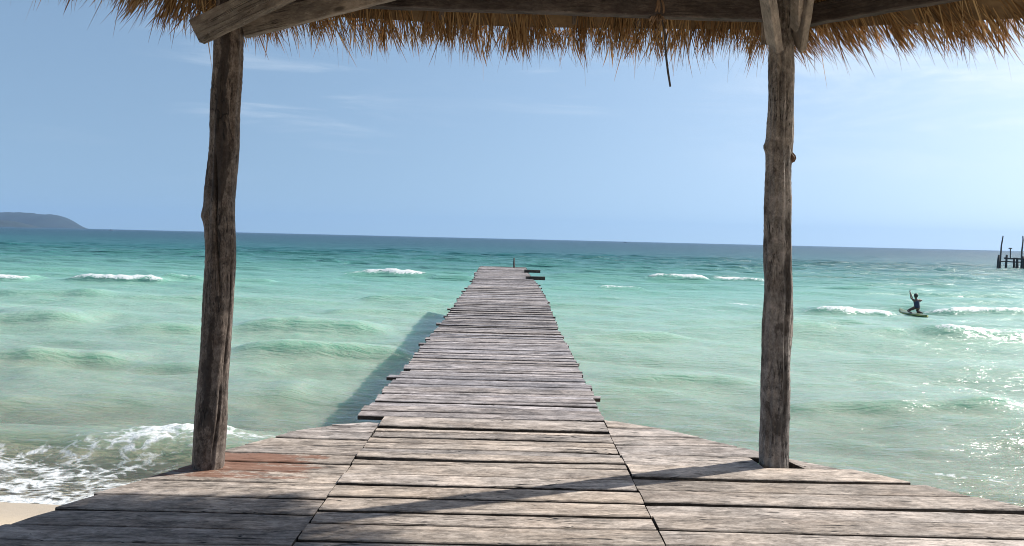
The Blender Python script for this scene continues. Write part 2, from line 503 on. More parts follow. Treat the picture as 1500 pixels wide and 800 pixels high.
# ---- ring beam, braces, rafters
zb = 1.60 + HC
def at_beam(px, py, Y): return atY(px, py, Y)
bL = at_beam(330, -4, 5.28); bR = at_beam(1136, 22, RP.y - .02)
bA = Vector((LP.x + .02, 5.32, zb + .07)); bB = Vector((RP.x - .1, RP.y - .0, zb + .07))
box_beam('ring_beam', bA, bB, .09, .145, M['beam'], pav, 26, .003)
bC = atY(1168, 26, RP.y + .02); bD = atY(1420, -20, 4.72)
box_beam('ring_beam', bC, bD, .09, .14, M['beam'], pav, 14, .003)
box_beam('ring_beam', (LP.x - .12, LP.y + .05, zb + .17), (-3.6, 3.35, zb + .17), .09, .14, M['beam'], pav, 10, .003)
# two pale planks fixed across the left post, rising to the right
q0, q1 = atY(291, 46, 4.86), atY(470, -42, 4.62)
box_beam('brace', q0, q1, .055, .165, M['brace'], pav, 14, .002, bevel_end=-.03)
q0, q1 = atY(357, 41, 5.06), atY(600, -22, 4.98)
b2 = box_beam('brace', q0, q1, .05, .135, M['brace'], pav, 14, .002)
q0, q1 = atY(436, 41, 5.10), atY(478, 27, 5.10)
# pair of planks clasping the head of the right post
q0, q1 = atY(1135, 68, RP.y - .13), atY(1119, -40, RP.y - .75)
box_beam('brace', q0, q1, .055, .13, M['brace'], pav, 12, .002, upv=Vector((0, 1, .2)))
q0, q1 = atY(1170, 66, RP.y - .04), atY(1186, -40, RP.y - .7)
box_beam('brace', q0, q1, .05, .13, M['brace'], pav, 12, .002, upv=Vector((0, 1, .2)))
q0, q1 = atY(1168, 42, RP.y - .14), atY(1170, -40, RP.y - .75)
box_beam('brace', q0, q1, .055, .09, M['brace'], pav, 12, .002, upv=Vector((0, 1, .2)))

CEN = Vector((.1, .6, 6.9))
for px, py, Y in ((535, 17, 5.62), (647, 26, 5.66), (750, 30, 5.70), (843, 33, 5.72), (936, 36, 5.74), (1120, 62, 5.78), (1240, 36, 5.70), (1330, 40, 5.45)):
    e = atY(px, py, Y)
    d = Vector((CEN.x - e.x, CEN.y - e.y, 0)).normalized() * math.cos(R(40)) + Vector((0, 0, math.sin(R(40))))
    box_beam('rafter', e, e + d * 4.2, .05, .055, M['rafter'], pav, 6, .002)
rp = atY(1118, 58, 5.62)
# ---- thatch
def thatch_material():
    mt, nt = new_mat('dry_thatch'); g = N(nt)
    rnd = g.attr('rnd'); tip = g.attr('tip')
    tc = g.n('ShaderNodeTexCoord')
    n = g.noise(tc.outputs['Object'], 3.0, 3)
    v = g.math('ADD', g.math('MULTIPLY', rnd, .75), g.math('MULTIPLY', n, .25))
    col = g.ramp(v, [(.0, (.09, .05, .023)), (.35, (.225, .14, .066)), (.65, (.385, .27, .14)), (1.0, (.57, .45, .27))])
    col = g.mix(g.math('MULTIPLY', tip, .4), col, (.17, .09, .05))
    d = g.n('ShaderNodeBsdfDiffuse'); g.l(col, d.inputs['Color'])
    t = g.n('ShaderNodeBsdfTranslucent'); g.l(g.mix(1.0, col, (1.0, .72, .5), 'MULTIPLY'), t.inputs['Color'])
    mx = g.n('ShaderNodeMixShader'); mx.inputs[0].default_value = .35
    g.l(d.outputs[0], mx.inputs[1]); g.l(t.outputs[0], mx.inputs[2])
    g.out(mx.outputs[0]); return mt
M['thatch'] = thatch_material()
M['thatch_sheet'] = simple('thatch_layer', (.12, .078, .038), .95, .5, 22)  # thatch below the strands, darkened so the gaps between them look shaded

EAVE = [(-4.7, .3, 1.55), (-3.75, 3.9, 1.56), (-2.3, 5.72, 1.53), (0.0, 5.88, 1.50), (2.1, 6.0, 1.56), (3.3, 4.88, 1.36), (4.7, 2.4, 1.3), (4.9, -1, 1.4), (2.5, -3.8, 1.4), (-2.5, -3.8, 1.4), (-4.7, -2, 1.5)]
EAVE = [Vector((x, y, z - (.085 if y > 4.5 else .045) + HC)) for x, y, z in EAVE]
APEX = Vector((.1, .8, 8.6))
# closed roof shell: underside, eave edge and top, subdivided down the slope
def roof_shell():
    mb = MB()
    n = len(EAVE); vs = []; fs = []
    lv = 14
    for off in (0.0, .26):
        for j in range(lv):
            t = .032 + (1 - .032) * j / lv
            for p in EAVE:
                q = p.lerp(APEX, t); q = q + Vector((0, 0, off + .05))
                vs.append(q)
    b2 = lv * n
    for j in range(lv - 1):
        for i in range(n):
            i2 = (i + 1) % n
            fs.append((j * n + i, j * n + i2, (j + 1) * n + i2, (j + 1) * n + i))
            fs.append((b2 + j * n + i, b2 + (j + 1) * n + i, b2 + (j + 1) * n + i2, b2 + j * n + i2))
    for i in range(n):
        i2 = (i + 1) % n
        fs.append((i, b2 + i, b2 + i2, i2))
    vs.append(APEX + Vector((0, 0, .05))); vs.append(APEX + Vector((0, 0, .35)))
    for i in range(n):
        i2 = (i + 1) % n
        fs.append(((lv - 1) * n + i, (lv - 1) * n + i2, len(vs) - 2))
        fs.append((b2 + (lv - 1) * n + i2, b2 + (lv - 1) * n + i, len(vs) - 1))
    mb.add(vs, fs)
    return mb.build('thatched_roof', M['thatch_sheet'], pav)
roof = roof_shell()

def thatch_strands():
    V = []; Q = []; RN = []; TP = []
    segs = 5
    cnt = 0
    def strand(p0, d, L, w, droop, r, bend):
        nonlocal cnt
        d = d / np.linalg.norm(d)
        t = np.linspace(0, 1, segs + 1)[:, None]
        pts = p0 + d * L * t + np.array([0, 0, -1.]) * droop * L * t ** 2 + bend * L * t ** 2
        side = np.cross(d, rng.normal(0, 1, 3)); side /= np.linalg.norm(side) + 1e-9
        ww = (w * np.array([.8, 1, 1, .85, .55, .08]))[:, None] * .5
        a = pts - side * ww; b = pts + side * ww
        V.append(np.stack([a, b], 1).reshape(-1, 3))
        base = cnt
        for i in range(segs):
            Q.append((base + 2 * i, base + 2 * i + 1, base + 2 * i + 3, base + 2 * i + 2))
        RN.extend([r] * (2 * segs + 2)); TP.extend(np.repeat(np.linspace(0, 1, segs + 1) ** 1.5, 2))
        cnt += 2 * segs + 2
    segs_def = [(0, 1, 300, 0.0), (1, 2, 900, 0.0), (2, 3, 1300, 0.06), (3, 4, 1300, 0.12), (4, 5, 1300, .30), (5, 6, 500, .2)]
    for (ia, ib, dens, slant) in segs_def:
        A, B = np.array(EAVE[ia]), np.array(EAVE[ib])
        e = B - A; L = np.linalg.norm(e); eh = e / L
        mid = (A + B) / 2
        up_ = np.array(APEX) - mid
        up_ -= eh * np.dot(up_, eh); up_ /= np.linalg.norm(up_)      # up the slope
        nrm = np.cross(eh, up_); nrm = nrm if nrm[2] > 0 else -nrm
        nclump = int(L * dens / 7)
        for c in range(nclump):
            u = rng.uniform(-.03, 1.03)
            layer = rng.uniform(0, 1)
            t_up = rng.uniform(.05, .75) if rng.random() < .8 else rng.uniform(.6, 1.6)
            pc = A + e * u + up_ * t_up + nrm * (rng.uniform(-.05, .16))
            pc[2] += .05 + .02
            lat = rng.normal(slant, .16)
            tone = rng.beta(2, 2)
            sagx = .03 * math.sin(7 * u * L) + .03 * math.sin(17 * u * L + 1)
            k = rng.integers(5, 10)
            for s in range(k):
                p0 = pc + eh * rng.normal(0, .018) + nrm * rng.normal(0, .014) + up_ * rng.normal(0, .03)
                d = -up_ + eh * (lat + rng.normal(0, .10)) + nrm * rng.normal(-.02, .07)
                reach = t_up + abs(rng.normal(0, .075)) + sagx - .03
                if rng.random() < .07: reach += rng.uniform(.03, .18)
                if rng.random() < .6: reach -= rng.uniform(0, .20)
                Ls = max(.18, min(reach, .75) if t_up < .75 else .5)
                if t_up < .75 and Ls < reach: p0 = p0 - up_ * (reach - Ls)
                strand(p0, d, Ls, rng.uniform(.005, .012), rng.uniform(.0, .13), float(np.clip(tone + rng.normal(0, .16), 0, 1)), eh * rng.normal(.0 + slant * .2, .07))
    return mesh_np('thatch_fringe', np.concatenate(V), np.array(Q), {'rnd': RN, 'tip': TP})
fr = link_mesh('thatch_fringe', thatch_strands(), M['thatch'], roof)

# ------------------------------------------------------------------ rope and stick hanging from the beam, bracket on the post
M['rope'] = simple('coarse_rope', (.16, .10, .06), .9, .4, 60)
kb = atY(969, 38, RP.y - .2)
rope = empty('hanging_stick', tuple(kb), 'thin dark stick dangling on twine tied round the roof beam', 'hanging stick')
mb = MB()
for k in range(4):
    x0 = kb.x + (-.02 + .014 * k)
    yc = 5.40 + .035
    pts = []
    for i in range(17):
        t = 2 * math.pi * i / 16
        pts.append((x0 + .02 * math.sin(t + k) + .012 * math.cos(2 * t), yc + .06 * math.cos(t), zb + .07 + .09 * math.sin(t)))
    mb.tube(pts, .008, 6, cap=False)
for k in range(6):
    a = random.uniform(-.05, .05); b = random.uniform(-.11, .02)
    mb.tube([(kb.x + a * .3, 5.37, zb + .0), (kb.x + a, 5.35 + random.uniform(-.02, .02), zb - .03 + b * .4), (kb.x + a * 1.6, 5.36, zb - .05 + b)], [.006, .005, .003], 5)
mb.build('twine', M['rope'], rope, True)
mb = MB()
mb.tube([atY(970, 30, 5.36), atY(974, 50, 5.36), atY(975.5, 80, 5.36), atY(978.5, 105, 5.36), atY(982, 127, 5.36)], [.006, .007, .008, .008, .007], 7)
mb.build('stick', M['wet'], rope, True)

M['rust'] = simple('rusted_iron', (.11, .06, .035), .7, .5, 40, .3)
hk = atY(1158, 229, RP.y - .02)
hook = empty('rusty_bracket', tuple(hk), 'small rusty looped bracket fixed to side of grey log post', 'bracket')
mb = MB()
def hp(px, py, dy=0): return atY(px, py, RP.y - .02 + dy)
mb.tube([hp(1157, 220), hp(1160.5, 223.5), hp(1164.5, 228), hp(1165.5, 232), hp(1163.5, 236), hp(1159.5, 238), hp(1156.5, 238)], .0055, 8)
mb.build('loop', M['rust'], hook, True)
mb = MB()
mb.tube([hp(1158.5, 225), hp(1160, 229), hp(1161.5, 233), hp(1159.5, 237)], [.008, .016, .018, .008], 10)
mb.build('knot', M['rust'], hook, True)

# ------------------------------------------------------------------ pier
PY = [6.3, 6.72, 8.75, 13.0, 18.5, 23.8, 29.3, 31.5, 33.8]
PL = [-1.32, -1.31, -1.27, -1.24, -1.28, -1.25, -1.40, -1.43, -1.42]
PR = [.87, .87, .865, .825, .87, .80, .63, .62, .63]
def pier_z(y): return DECK + max(0, (y - 8.0)) * .0120
pier = empty('wooden_pier', (0, 20, 0), 'long weathered plank pier running straight out over turquoise water', 'pier')
mb = MB()
y = 6.575
while y < 33.8:
    w = random.choice((.085, .10, .11, .12, .13, .14, .17)) * random.uniform(.9, 1.1)
    if y < 9: w *= 1.15
    gap = random.choice((.004, .008, .012, .018, .026, .03))
    xl = float(np.interp(y, PY, PL)); xr = float(np.interp(y, PY, PR))
    jl = random.gauss(0, .015); jr = random.gauss(0, .013)
    rr_ = random.random()
    if rr_ < .045: jl -= random.uniform(.05, .11)
    elif rr_ < .09: jr += random.uniform(.03, .07)
    elif rr_ < .13: jl += random.uniform(.03, .08)
    if y < 6.8: jl = -.03; jr = -.01
    if 8.30 < y < 8.47: jl = -.11
    ps = random.gauss(0, .010)
    add_board(mb, y + gap + ps * .0, y + w, xl + jl, xl + jl + random.gauss(0, .01), xr + jr, xr + jr + random.gauss(0, .01),
              pier_z(y) + random.uniform(-.010, .012), slope=random.uniform(-.06, .06), th=.04, seg=max(6, int(24 - y * .5)), ej=.012)
    y += w
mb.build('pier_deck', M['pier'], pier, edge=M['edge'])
for x in (-1.0, -.2, .5):
    mbs = MB()
    box_beam('stringer', (x, 6.5, pier_z(6.5) - .125), (x, 33.6, pier_z(33.6) - .125), .09, .14, M['wet'], pier, 30)
for i, y in enumerate((8.6, 11.8, 15, 18.2, 21.4, 24.6, 27.8, 30.6, 33.3)):
    xl = float(np.interp(y, PY, PL)) + .22; xr = float(np.interp(y, PY, PR)) - .22
    box_beam('cross_beam', (xl - .12, y, pier_z(y) - .25), (xr + .12, y, pier_z(y) - .25), .10, .10, M['wet'], pier, 8)
    for x in (xl, xr):
        mb = MB(); mb.tube([(x + random.uniform(-.06, .06), y + .11, -2.2), (x, y + .11, .4), (x + random.uniform(-.02, .02), y + .11, pier_z(y) - .1)], [.085, .08, .07], 12)
        mb.build('pile', M['wet'], pier, True)
# beam ends jutting out on the right, mooring post at the far end
box_beam('outrigger_beam', atY(768, 397, 29.8), atY(791.5, 398, 29.8), .12, .115, M['wet'], pier, 8)
box_beam('outrigger_beam', atY(770, 407.3, 25.9), atY(798.3, 408, 25.9), .12, .125, M['wet'], pier, 8)
mb = MB()
a = atY(753, 392, 33.5); b = atY(753.2, 378, 33.5)
mb.tube([(a.x, 33.5, a.z - 1.2), a, (a.x - .01, 33.5, (a.z + b.z) / 2), b], [.045, .04, .038, .03], 10)
mb.build('mooring_post', M['wet'], pier, True)

# ------------------------------------------------------------------ sea and beach

_vn = {}
def vnoise(x, y, seed=0):
    """value noise, 0..1"""
    if seed not in _vn: _vn[seed] = np.random.default_rng(100 + seed).random((256, 256))
    T = _vn[seed]
    xi = np.floor(x).astype(int); yi = np.floor(y).astype(int)
    fx = x - xi; fy = y - yi
    fx = fx * fx * (3 - 2 * fx); fy = fy * fy * (3 - 2 * fy)
    g = lambda i, j: T[(yi + j) % 256, (xi + i) % 256]
    return (g(0, 0) * (1 - fx) + g(1, 0) * fx) * (1 - fy) + (g(0, 1) * (1 - fx) + g(1, 1) * fx) * fy
def fbm(x, y, o=4, seed=0):
    s = 0; a = .5; t = 0
    for i in range(o):
        s = s + a * vnoise(x * 2 ** i, y * 2 ** i, seed + i); t += a; a *= .55
    return s / t

def shore_y(x): return 9.02 - .20 * (x + 6) + .25 * np.sin(.9 * x + .5) + .1 * np.sin(2.3 * x)
def bed(x, y):
    s = y - shore_y(x)
    z = np.where(s > 0, -.085 * s, -.07 * s)
    z = np.where(s > 20, -1.7 - .02 * (s - 20), z)
    return np.clip(z, -5, 1.15)

# breaking and swelling crests: (pixel x0, x1, pixel y of the trough line, amplitude, foam, front width, back width)
CR = []
def crest(x0, x1, py, amp, foam, wf=.55, wb=1.5, slope=0.0, ex=1.0):
    a = atZ(x0, py, 0); b = atZ(x1, py + (x1 - x0) * .024, 0)
    CR.append((min(a.x, b.x), max(a.x, b.x), (a.y + b.y) / 2, amp, foam, wf * .68, wb, slope, ex))
# py is given at x0
crest(-30, 45, 409, .30, 1.0, .7, 2.2)
crest(100, 245, 411, .36, 1.1, .7, 2.2)
crest(235, 300, 412, .30, .8, .7, 2.0)
crest(330, 400, 414, .25, .45, .7, 2.0)
crest(505, 635, 404, .42, 1.15, .9, 2.4)
crest(630, 700, 408, .25, .0, .9, 2.4)
crest(945, 1040, 411, .42, 1.0, .9, 2.4)
crest(1030, 1130, 411, .40, .85, .9, 2.4)
crest(800, 940, 407, .25, .25, .9, 2.4)
crest(870, 950, 426, .22, .7, .8, 1.8)
crest(1180, 1318, 459, .30, 1.15, .6, 1.6)
crest(1355, 1520, 459, .30, 1.1, .6, 1.6)
crest(1100, 1330, 490, .16, .30, .5, 1.4)
crest(1350, 1530, 497, .28, .62, .5, 1.4)
crest(-40, 160, 433, .36, .12, .7, 1.8)
crest(120, 330, 438, .22, .0, .7, 1.8)
crest(-40, 130, 470, .30, .0, .6, 1.7)
crest(330, 560, 484, .30, .0, .6, 1.7)
crest(180, 330, 483, .22, .0, .6, 1.6)
crest(-30, 190, 530, .34, .05, .5, 1.5)
crest(340, 610, 522, .36, .0, .5, 1.5)
crest(170, 420, 540, .14, .0, .45, 1.2)
crest(530, 650, 442, .30, .0, .6, 1.6)
crest(480, 640, 458, .2, .0, .6, 1.6)
crest(830, 1010, 500, .16, .0, .5, 1.4)
crest(1140, 1500, 600, .24, .22, .42, 1.2)
crest(860, 1110, 560, .12, .0, .4, 1.1)
crest(1260, 1500, 430, .22, .3, .7, 1.8)
crest(1160, 1290, 424, .24, .3, .7, 1.8)
# the small shore break at the left
CR.append((-9.4, -2.6, 11.15, .33, .0, .42, 1.1, -.03, .8))

def random_crests():
    r = np.random.default_rng(21)
    for i in range(190):
        Y = math.exp(r.uniform(math.log(13), math.log(260)))
        X = r.uniform(-.85, .85) * Y
        w = r.uniform(.07, .22) * Y
        fo = 0
        if X / Y > .25 and Y > 35 and r.random() < .35: fo = r.uniform(.2, .5)
        CR.append((X - w, X + w, Y, r.uniform(.04, .12) * (.7 + .3 * min(1, Y / 60)) * (1.3 if Y > 60 else 1), fo, .5 + Y * .004, 1.2 + Y * .01, r.normal(0, .08), 1.0))
random_crests()

def sea_fields(X, Y):
    Z = np.zeros_like(X); FO = np.zeros_like(X)
    # swell and chop as many sine trains moving roughly towards the beach
    r = np.random.default_rng(5)
    dY = Y * .0062
    for i in range(46):
        lam = math.exp(r.uniform(math.log(.45), math.log(9)))
        ang = r.normal(0, .42) + .18
        kx, ky = math.sin(ang) * 2 * math.pi / lam, math.cos(ang) * 2 * math.pi / lam
        amp = .0070 * lam ** .85
        ok = smooth(lam / (dY + 1e-6), 3.0, 6.0)
        wob = 1.4 * fbm(X / (lam * 4) + i * 3.1, Y / (lam * 4), 2, 20 + i % 5)
        ph = kx * X + ky * Y + r.uniform(0, 6.28) + 6 * wob
        loc = vnoise(X / (lam * 3.5) + 7.7 * i, Y / (lam * 3.5), 40 + i % 6)
        s = np.sin(ph)
        Z += amp * ok * loc * (s + .25 * s * s * np.sign(s)) * (1 + 2.6 * smooth(Y, 45, 160))
    for (x0, x1, yc, amp, foam, wf, wb, sl, ex) in CR:
        msk = (Y > yc - 6 * wf - 4) & (Y < yc + 4 * wb + 6) & (X > x0 - 6) & (X < x1 + 6)
        if not msk.any(): continue
        x = X[msk]; y = Y[msk]
        w = (x1 - x0) / 2; xc = (x0 + x1) / 2
        u = (x - xc) / w
        sc = .35 + yc * .010
        cy = yc + sl * (x - xc) + sc * (fbm(x / (sc * 5) + yc, x * 0 + yc, 3, 3) - .5) * 1.6
        s = y - cy
        env = np.exp(-np.abs(u * 1.02) ** 6) * (.75 + .5 * fbm(x / (sc * 4) + 5 * yc, x * 0, 3, 9))
        p = np.where(s < 0, np.exp(-(s / wf) ** 2), np.exp(-(s / wb) ** 2))
        Z[msk] += 1.05 * amp * env * p
        if foam > 0:
            fe = np.exp(-np.abs(u * 1.02) ** 4) * (.35 + 1.2 * fbm(x / (sc * 1.6) + 11 * yc, x * 0 + 3, 4, 13))
            band = smooth(s, -1.25 * wf, -.2 * wf) * (1 - smooth(s, .0 * wb, .45 * wb))
            f = .95 * foam * fe * band * (.35 + 1.1 * fbm(x / (sc * .45) + 3 * yc, y / (sc * .3), 3, 17))
            FO[msk] = np.maximum(FO[msk], f)
            lump = fbm(x * 3.0, y * 3.0, 3, 33)
            Z[msk] += np.clip(f, 0, 1) * (.02 + .11 * amp / .3 * lump) * smooth(f, .2, .7)
    # shore break foam (left)
    x0 = X; 
    msk = (Y < 14.5) & (Y > 5)
    x = X[msk]; y = Y[msk]
    cy = 11.15 - .03 * (x + 5.2) + .25 * np.sin(1.1 * x)
    s = y - cy
    ex = smooth(x, -7.0, -5.2) * (1 - smooth(x, -4.7, -3.4))
    lump = fbm(x * 2.6, y * 2.6, 4, 51)
    fb = ex * smooth(s + .5 * (lump - .5), -.75, -.15) * (1 - smooth(s + .8 * (lump - .5), .35, 1.0))
    f = fb * (.30 + .80 * lump)
    sp = .5 * smooth(x, -9, -7.5) * smooth(s, -1.2, -.3) * (1 - smooth(s, .0, .6)) * smooth(lump, .45, .65)
    f = np.maximum(f, sp)
    Z[msk] += fb * .13 * fbm(x * 4.2, y * 4.2, 4, 61)
    # swash: lacy sheet between the break and the sand
    ds = y - shore_y(x)
    sw = smooth(ds, -.3, .05) * (1 - smooth(ds, 1.0, 2.3)) * (.53 + .6 * (lump - .5)) * (1 - .5 * smooth(x, 2, 5))
    rim = smooth(ds, -.25, .0) * (1 - smooth(ds, .05, .18)) * .72
    f = np.maximum(f, np.maximum(sw, rim))
    FO[msk] = np.maximum(FO[msk], f)
    # calm the water right at the beach
    ds_all = Y - shore_y(X)
    k = smooth(ds_all, .1, 2.6)
    Z *= (.12 + .88 * k)
    return Z, FO

def build_sea():
    ys = [5.0]
    while ys[-1] < 170: ys.append(ys[-1] * 1.0062)
    while ys[-1] < 7000: ys.append(ys[-1] * 1.05)
    ys = np.array(ys)
    nc = 760
    u = np.linspace(-1, 1, nc)
    Y = np.repeat(ys[:, None], nc, 1)
    X = u[None, :] * (Y * .95 + 3.0)
    Z, FO = sea_fields(X, Y)
    depth = Z - bed(X, Y)
    deep = (np.log(Y) - math.log(8)) / (math.log(2000) - math.log(8))
    deep = deep + .05 * (fbm(X / 26 + 5, Y / 12, 3, 71) - .5) * smooth(Y, 25, 60) + .06 * (fbm(X / 160, Y / 60, 3, 75) - .5) * smooth(Y, 80, 200)
    deep = deep + .07 * (fbm(X / 5 + 9, Y / 3.5, 3, 77) - .5) * (1 - smooth(Y, 25, 50)) * smooth(Y, 9, 14)
    deep = np.clip(deep, 0, 1)
    V = np.stack([X, Y, Z], -1).reshape(-1, 3)
    idx = np.arange(len(ys) * nc).reshape(len(ys), nc)
    Q = np.stack([idx[:-1, :-1], idx[:-1, 1:], idx[1:, 1:], idx[1:, :-1]], -1).reshape(-1, 4)
    return mesh_np('sea', V, Q, {'foam': FO.ravel(), 'depth': depth.ravel(), 'deep': deep.ravel()})

def sea_material():
    mt, nt = new_mat('shallow_sea_water'); g = N(nt)
    tc = g.n('ShaderNodeTexCoord'); P = tc.outputs['Object']
    deep = g.attr('deep'); depth = g.attr('depth'); foam = g.attr('foam')
    body = g.ramp(deep, [(.0, (.42, .48, .32)), (.08, (.42, .53, .405)), (.22, (.30, .445, .345)), (.345, (.165, .365, .29)),
                         (.44, (.060, .205, .175)), (.53, (.016, .115, .118)), (.68, (.006, .062, .078)), (.95, (.004, .032, .050))])
    # ripples
    n1 = g.noise(g.mapping(P, (1.5, 4.6, 1), rot=(0, 0, .12)), 1.0, 3, .55, .5)
    n2 = g.noise(g.mapping(P, (4.0, 11, 1), rot=(0, 0, -.2)), 1.0, 3, .55, .4)
    n3 = g.noise(g.mapping(P, (.35, .9, 1)), 1.0, 2, .5)
    n4 = g.noise(g.mapping(P, (.8, 5.2, 1), rot=(0, 0, .03)), 1.0, 2, .5, .8)
    n5 = g.noise(g.mapping(P, (.03, .14, 1), rot=(0, 0, .05)), 1.0, 4, .6, .6)
    n6 = g.noise(g.mapping(P, (.12, .5, 1), rot=(0, 0, -.08)), 1.0, 5, .65, .6)
    near = g.math('ADD', g.math('MULTIPLY', n1, .072), g.math('ADD', g.math('MULTIPLY', n2, .034), g.math('ADD', g.math('MULTIPLY', n4, .080), g.math('MULTIPLY', n3, .11))))
    far = g.math('ADD', g.math('MULTIPLY', n5, 3.6), g.math('MULTIPLY', n6, 1.1))
    h = g.math('ADD', near, g.math('MULTIPLY', far, g.ss(deep, .22, .55, 0.0, 1.0)))
    nb = g.bump(h, 1.0, 1.0)
    # foam
    f1 = g.noise(g.mapping(P, (1, 2.0, 1)), 3.2, 9, .70, 1.1)
    f0 = g.noise(g.mapping(P, (.55, 1.4, 1)), 1.0, 4, .6, .5)
    wv = g.n('ShaderNodeVectorMath'); wv.operation = 'ADD'
    sc = g.n('ShaderNodeVectorMath'); sc.operation = 'SCALE'; sc.inputs['Scale'].default_value = .8
    nz = g.n('ShaderNodeTexNoise'); nz.inputs['Scale'].default_value = 1.6; nz.inputs['Detail'].default_value = 3; g.l(P, nz.inputs['Vector'])
    g.l(nz.outputs['Color'], sc.inputs[0]); g.l(P, wv.inputs[0]); g.l(sc.outputs[0], wv.inputs[1])
    vo = g.n('ShaderNodeTexVoronoi'); vo.feature = 'DISTANCE_TO_EDGE'; vo.inputs['Scale'].default_value = 4.2
    g.l(g.mapping(wv.outputs[0], (.7, 1.6, 1)), vo.inputs['Vector'])
    lace = g.ss(vo.outputs['Distance'], .0, .30, 1, 0)
    pat = g.math('ADD', g.math('MULTIPLY', f1, .60), g.math('ADD', g.math('MULTIPLY', f0, .27), g.math('MULTIPLY', lace, .13)))
    fm = g.ss(g.math('ADD', g.math('MULTIPLY', g.math('SUBTRACT', pat, .5), 1.7), foam), .40, .74)
    fm = g.math('MULTIPLY', fm, g.ss(foam, .02, .2, 0, .93))
    bs = g.n('ShaderNodeBsdfPrincipled')
    g.l(body, bs.inputs['Base Color']); g.l(g.ss(deep, .12, .62, .22, .28), bs.inputs['Roughness']); bs.inputs['IOR'].default_value = 1.33
    g.l(g.ss(deep, .15, .62, .5, .23), bs.inputs['Specular IOR Level'])
    g.l(g.ss(deep, .22, .5, .62, .0), bs.inputs['Subsurface Weight']); bs.inputs['Subsurface Radius'].default_value = (.35, .9, .7); bs.inputs['Subsurface Scale'].default_value = 1.7
    g.l(nb, bs.inputs['Normal'])
    tr = g.n('ShaderNodeBsdfTransparent'); tr.inputs[0].default_value = (.93, .97, .95, 1)
    gl = g.n('ShaderNodeBsdfGlossy'); gl.inputs['Roughness'].default_value = .1; g.l(nb, gl.inputs['Normal'])
    fr = g.n('ShaderNodeFresnel'); fr.inputs['IOR'].default_value = 1.33; g.l(nb, fr.inputs['Normal'])
    clr = g.n('ShaderNodeMixShader'); g.l(fr.outputs[0], clr.inputs[0]); g.l(tr.outputs[0], clr.inputs[1]); g.l(gl.outputs[0], clr.inputs[2])
    opq = g.math('SUBTRACT', 1.0, g.math('POWER', 2.718, g.math('MULTIPLY', g.math('MAXIMUM', depth, 0.0), -1.25)))
    mx = g.n('ShaderNodeMixShader'); g.l(opq, mx.inputs[0]); g.l(clr.outputs[0], mx.inputs[1]); g.l(bs.outputs[0], mx.inputs[2])
    fd = g.n('ShaderNodeBsdfPrincipled'); fd.inputs['Base Color'].default_value = (.66, .68, .68, 1); fd.inputs['Roughness'].default_value = .7
    g.l(g.bump(g.math('ADD', pat, g.noise(P, 14, 4)), .6, .05), fd.inputs['Normal'])
    m2 = g.n('ShaderNodeMixShader'); g.l(fm, m2.inputs[0]); g.l(mx.outputs[0], m2.inputs[1]); g.l(fd.outputs[0], m2.inputs[2])
    g.out(m2.outputs[0])
    return mt

sea = link_mesh('sea', build_sea(), sea_material(), None, True)
tag(sea, 'turquoise shallow sea with small breaking waves, deep blue at the horizon', 'sea', kind='structure')

def sand_material():
    mt, nt = new_mat('beach_sand'); g = N(nt)
    tc = g.n('ShaderNodeTexCoord'); P = tc.outputs['Object']
    n1 = g.noise(P, .8, 4); n2 = g.noise(P, 60, 3)
    dry = g.mix(n1, (.50, .41, .29), (.60, .50, .37))
    dry = g.mix(g.math('MULTIPLY', g.ss(n2, .4, .7), .18), dry, (.36, .29, .21))
    geo = g.n('ShaderNodeNewGeometry'); sp = g.n('ShaderNodeSeparateXYZ'); g.l(geo.outputs['Position'], sp.inputs[0])
    wet = g.ss(g.math('ADD', sp.outputs[2], g.math('MULTIPLY', n1, .05)), .03, .13, 1, 0)
    col = g.mix(g.math('MULTIPLY', wet, .75), dry, (.42, .34, .25))
    bs = g.n('ShaderNodeBsdfPrincipled'); g.l(col, bs.inputs['Base Color'])
    g.l(g.ss(wet, 0, 1, .95, .35), bs.inputs['Roughness'])
    g.l(g.bump(g.math('ADD', n2, g.math('MULTIPLY', g.noise(P, 7, 3), 2.0)), .35, .01), bs.inputs['Normal'])
    g.out(bs.outputs[0]); return mt
def build_bed():
    ys = np.concatenate([np.linspace(-60, 0, 13)[:-1], np.arange(0, 16, .12), np.geomspace(16, 7100, 60)])
    u = np.linspace(-1, 1, 241); u = np.sign(u) * np.abs(u) ** 1.3
    Y = np.repeat(ys[:, None], len(u), 1)
    X = u[None, :] * (np.maximum(Y, 0) * .97 + 60)
    Z = bed(X, Y) + .02 * (fbm(X * .9, Y * .9, 3, 81) - .5) * (Y < 18)
    V = np.stack([X, Y, Z], -1).reshape(-1, 3)
    idx = np.arange(Y.size).reshape(Y.shape)
    Q = np.stack([idx[:-1, :-1], idx[:-1, 1:], idx[1:, 1:], idx[1:, :-1]], -1).reshape(-1, 4)
    return mesh_np('beach', V, Q)
beach = link_mesh('beach', build_bed(), sand_material(), None, True)
tag(beach, 'pale sand beach sloping under the water', 'beach', kind='structure')

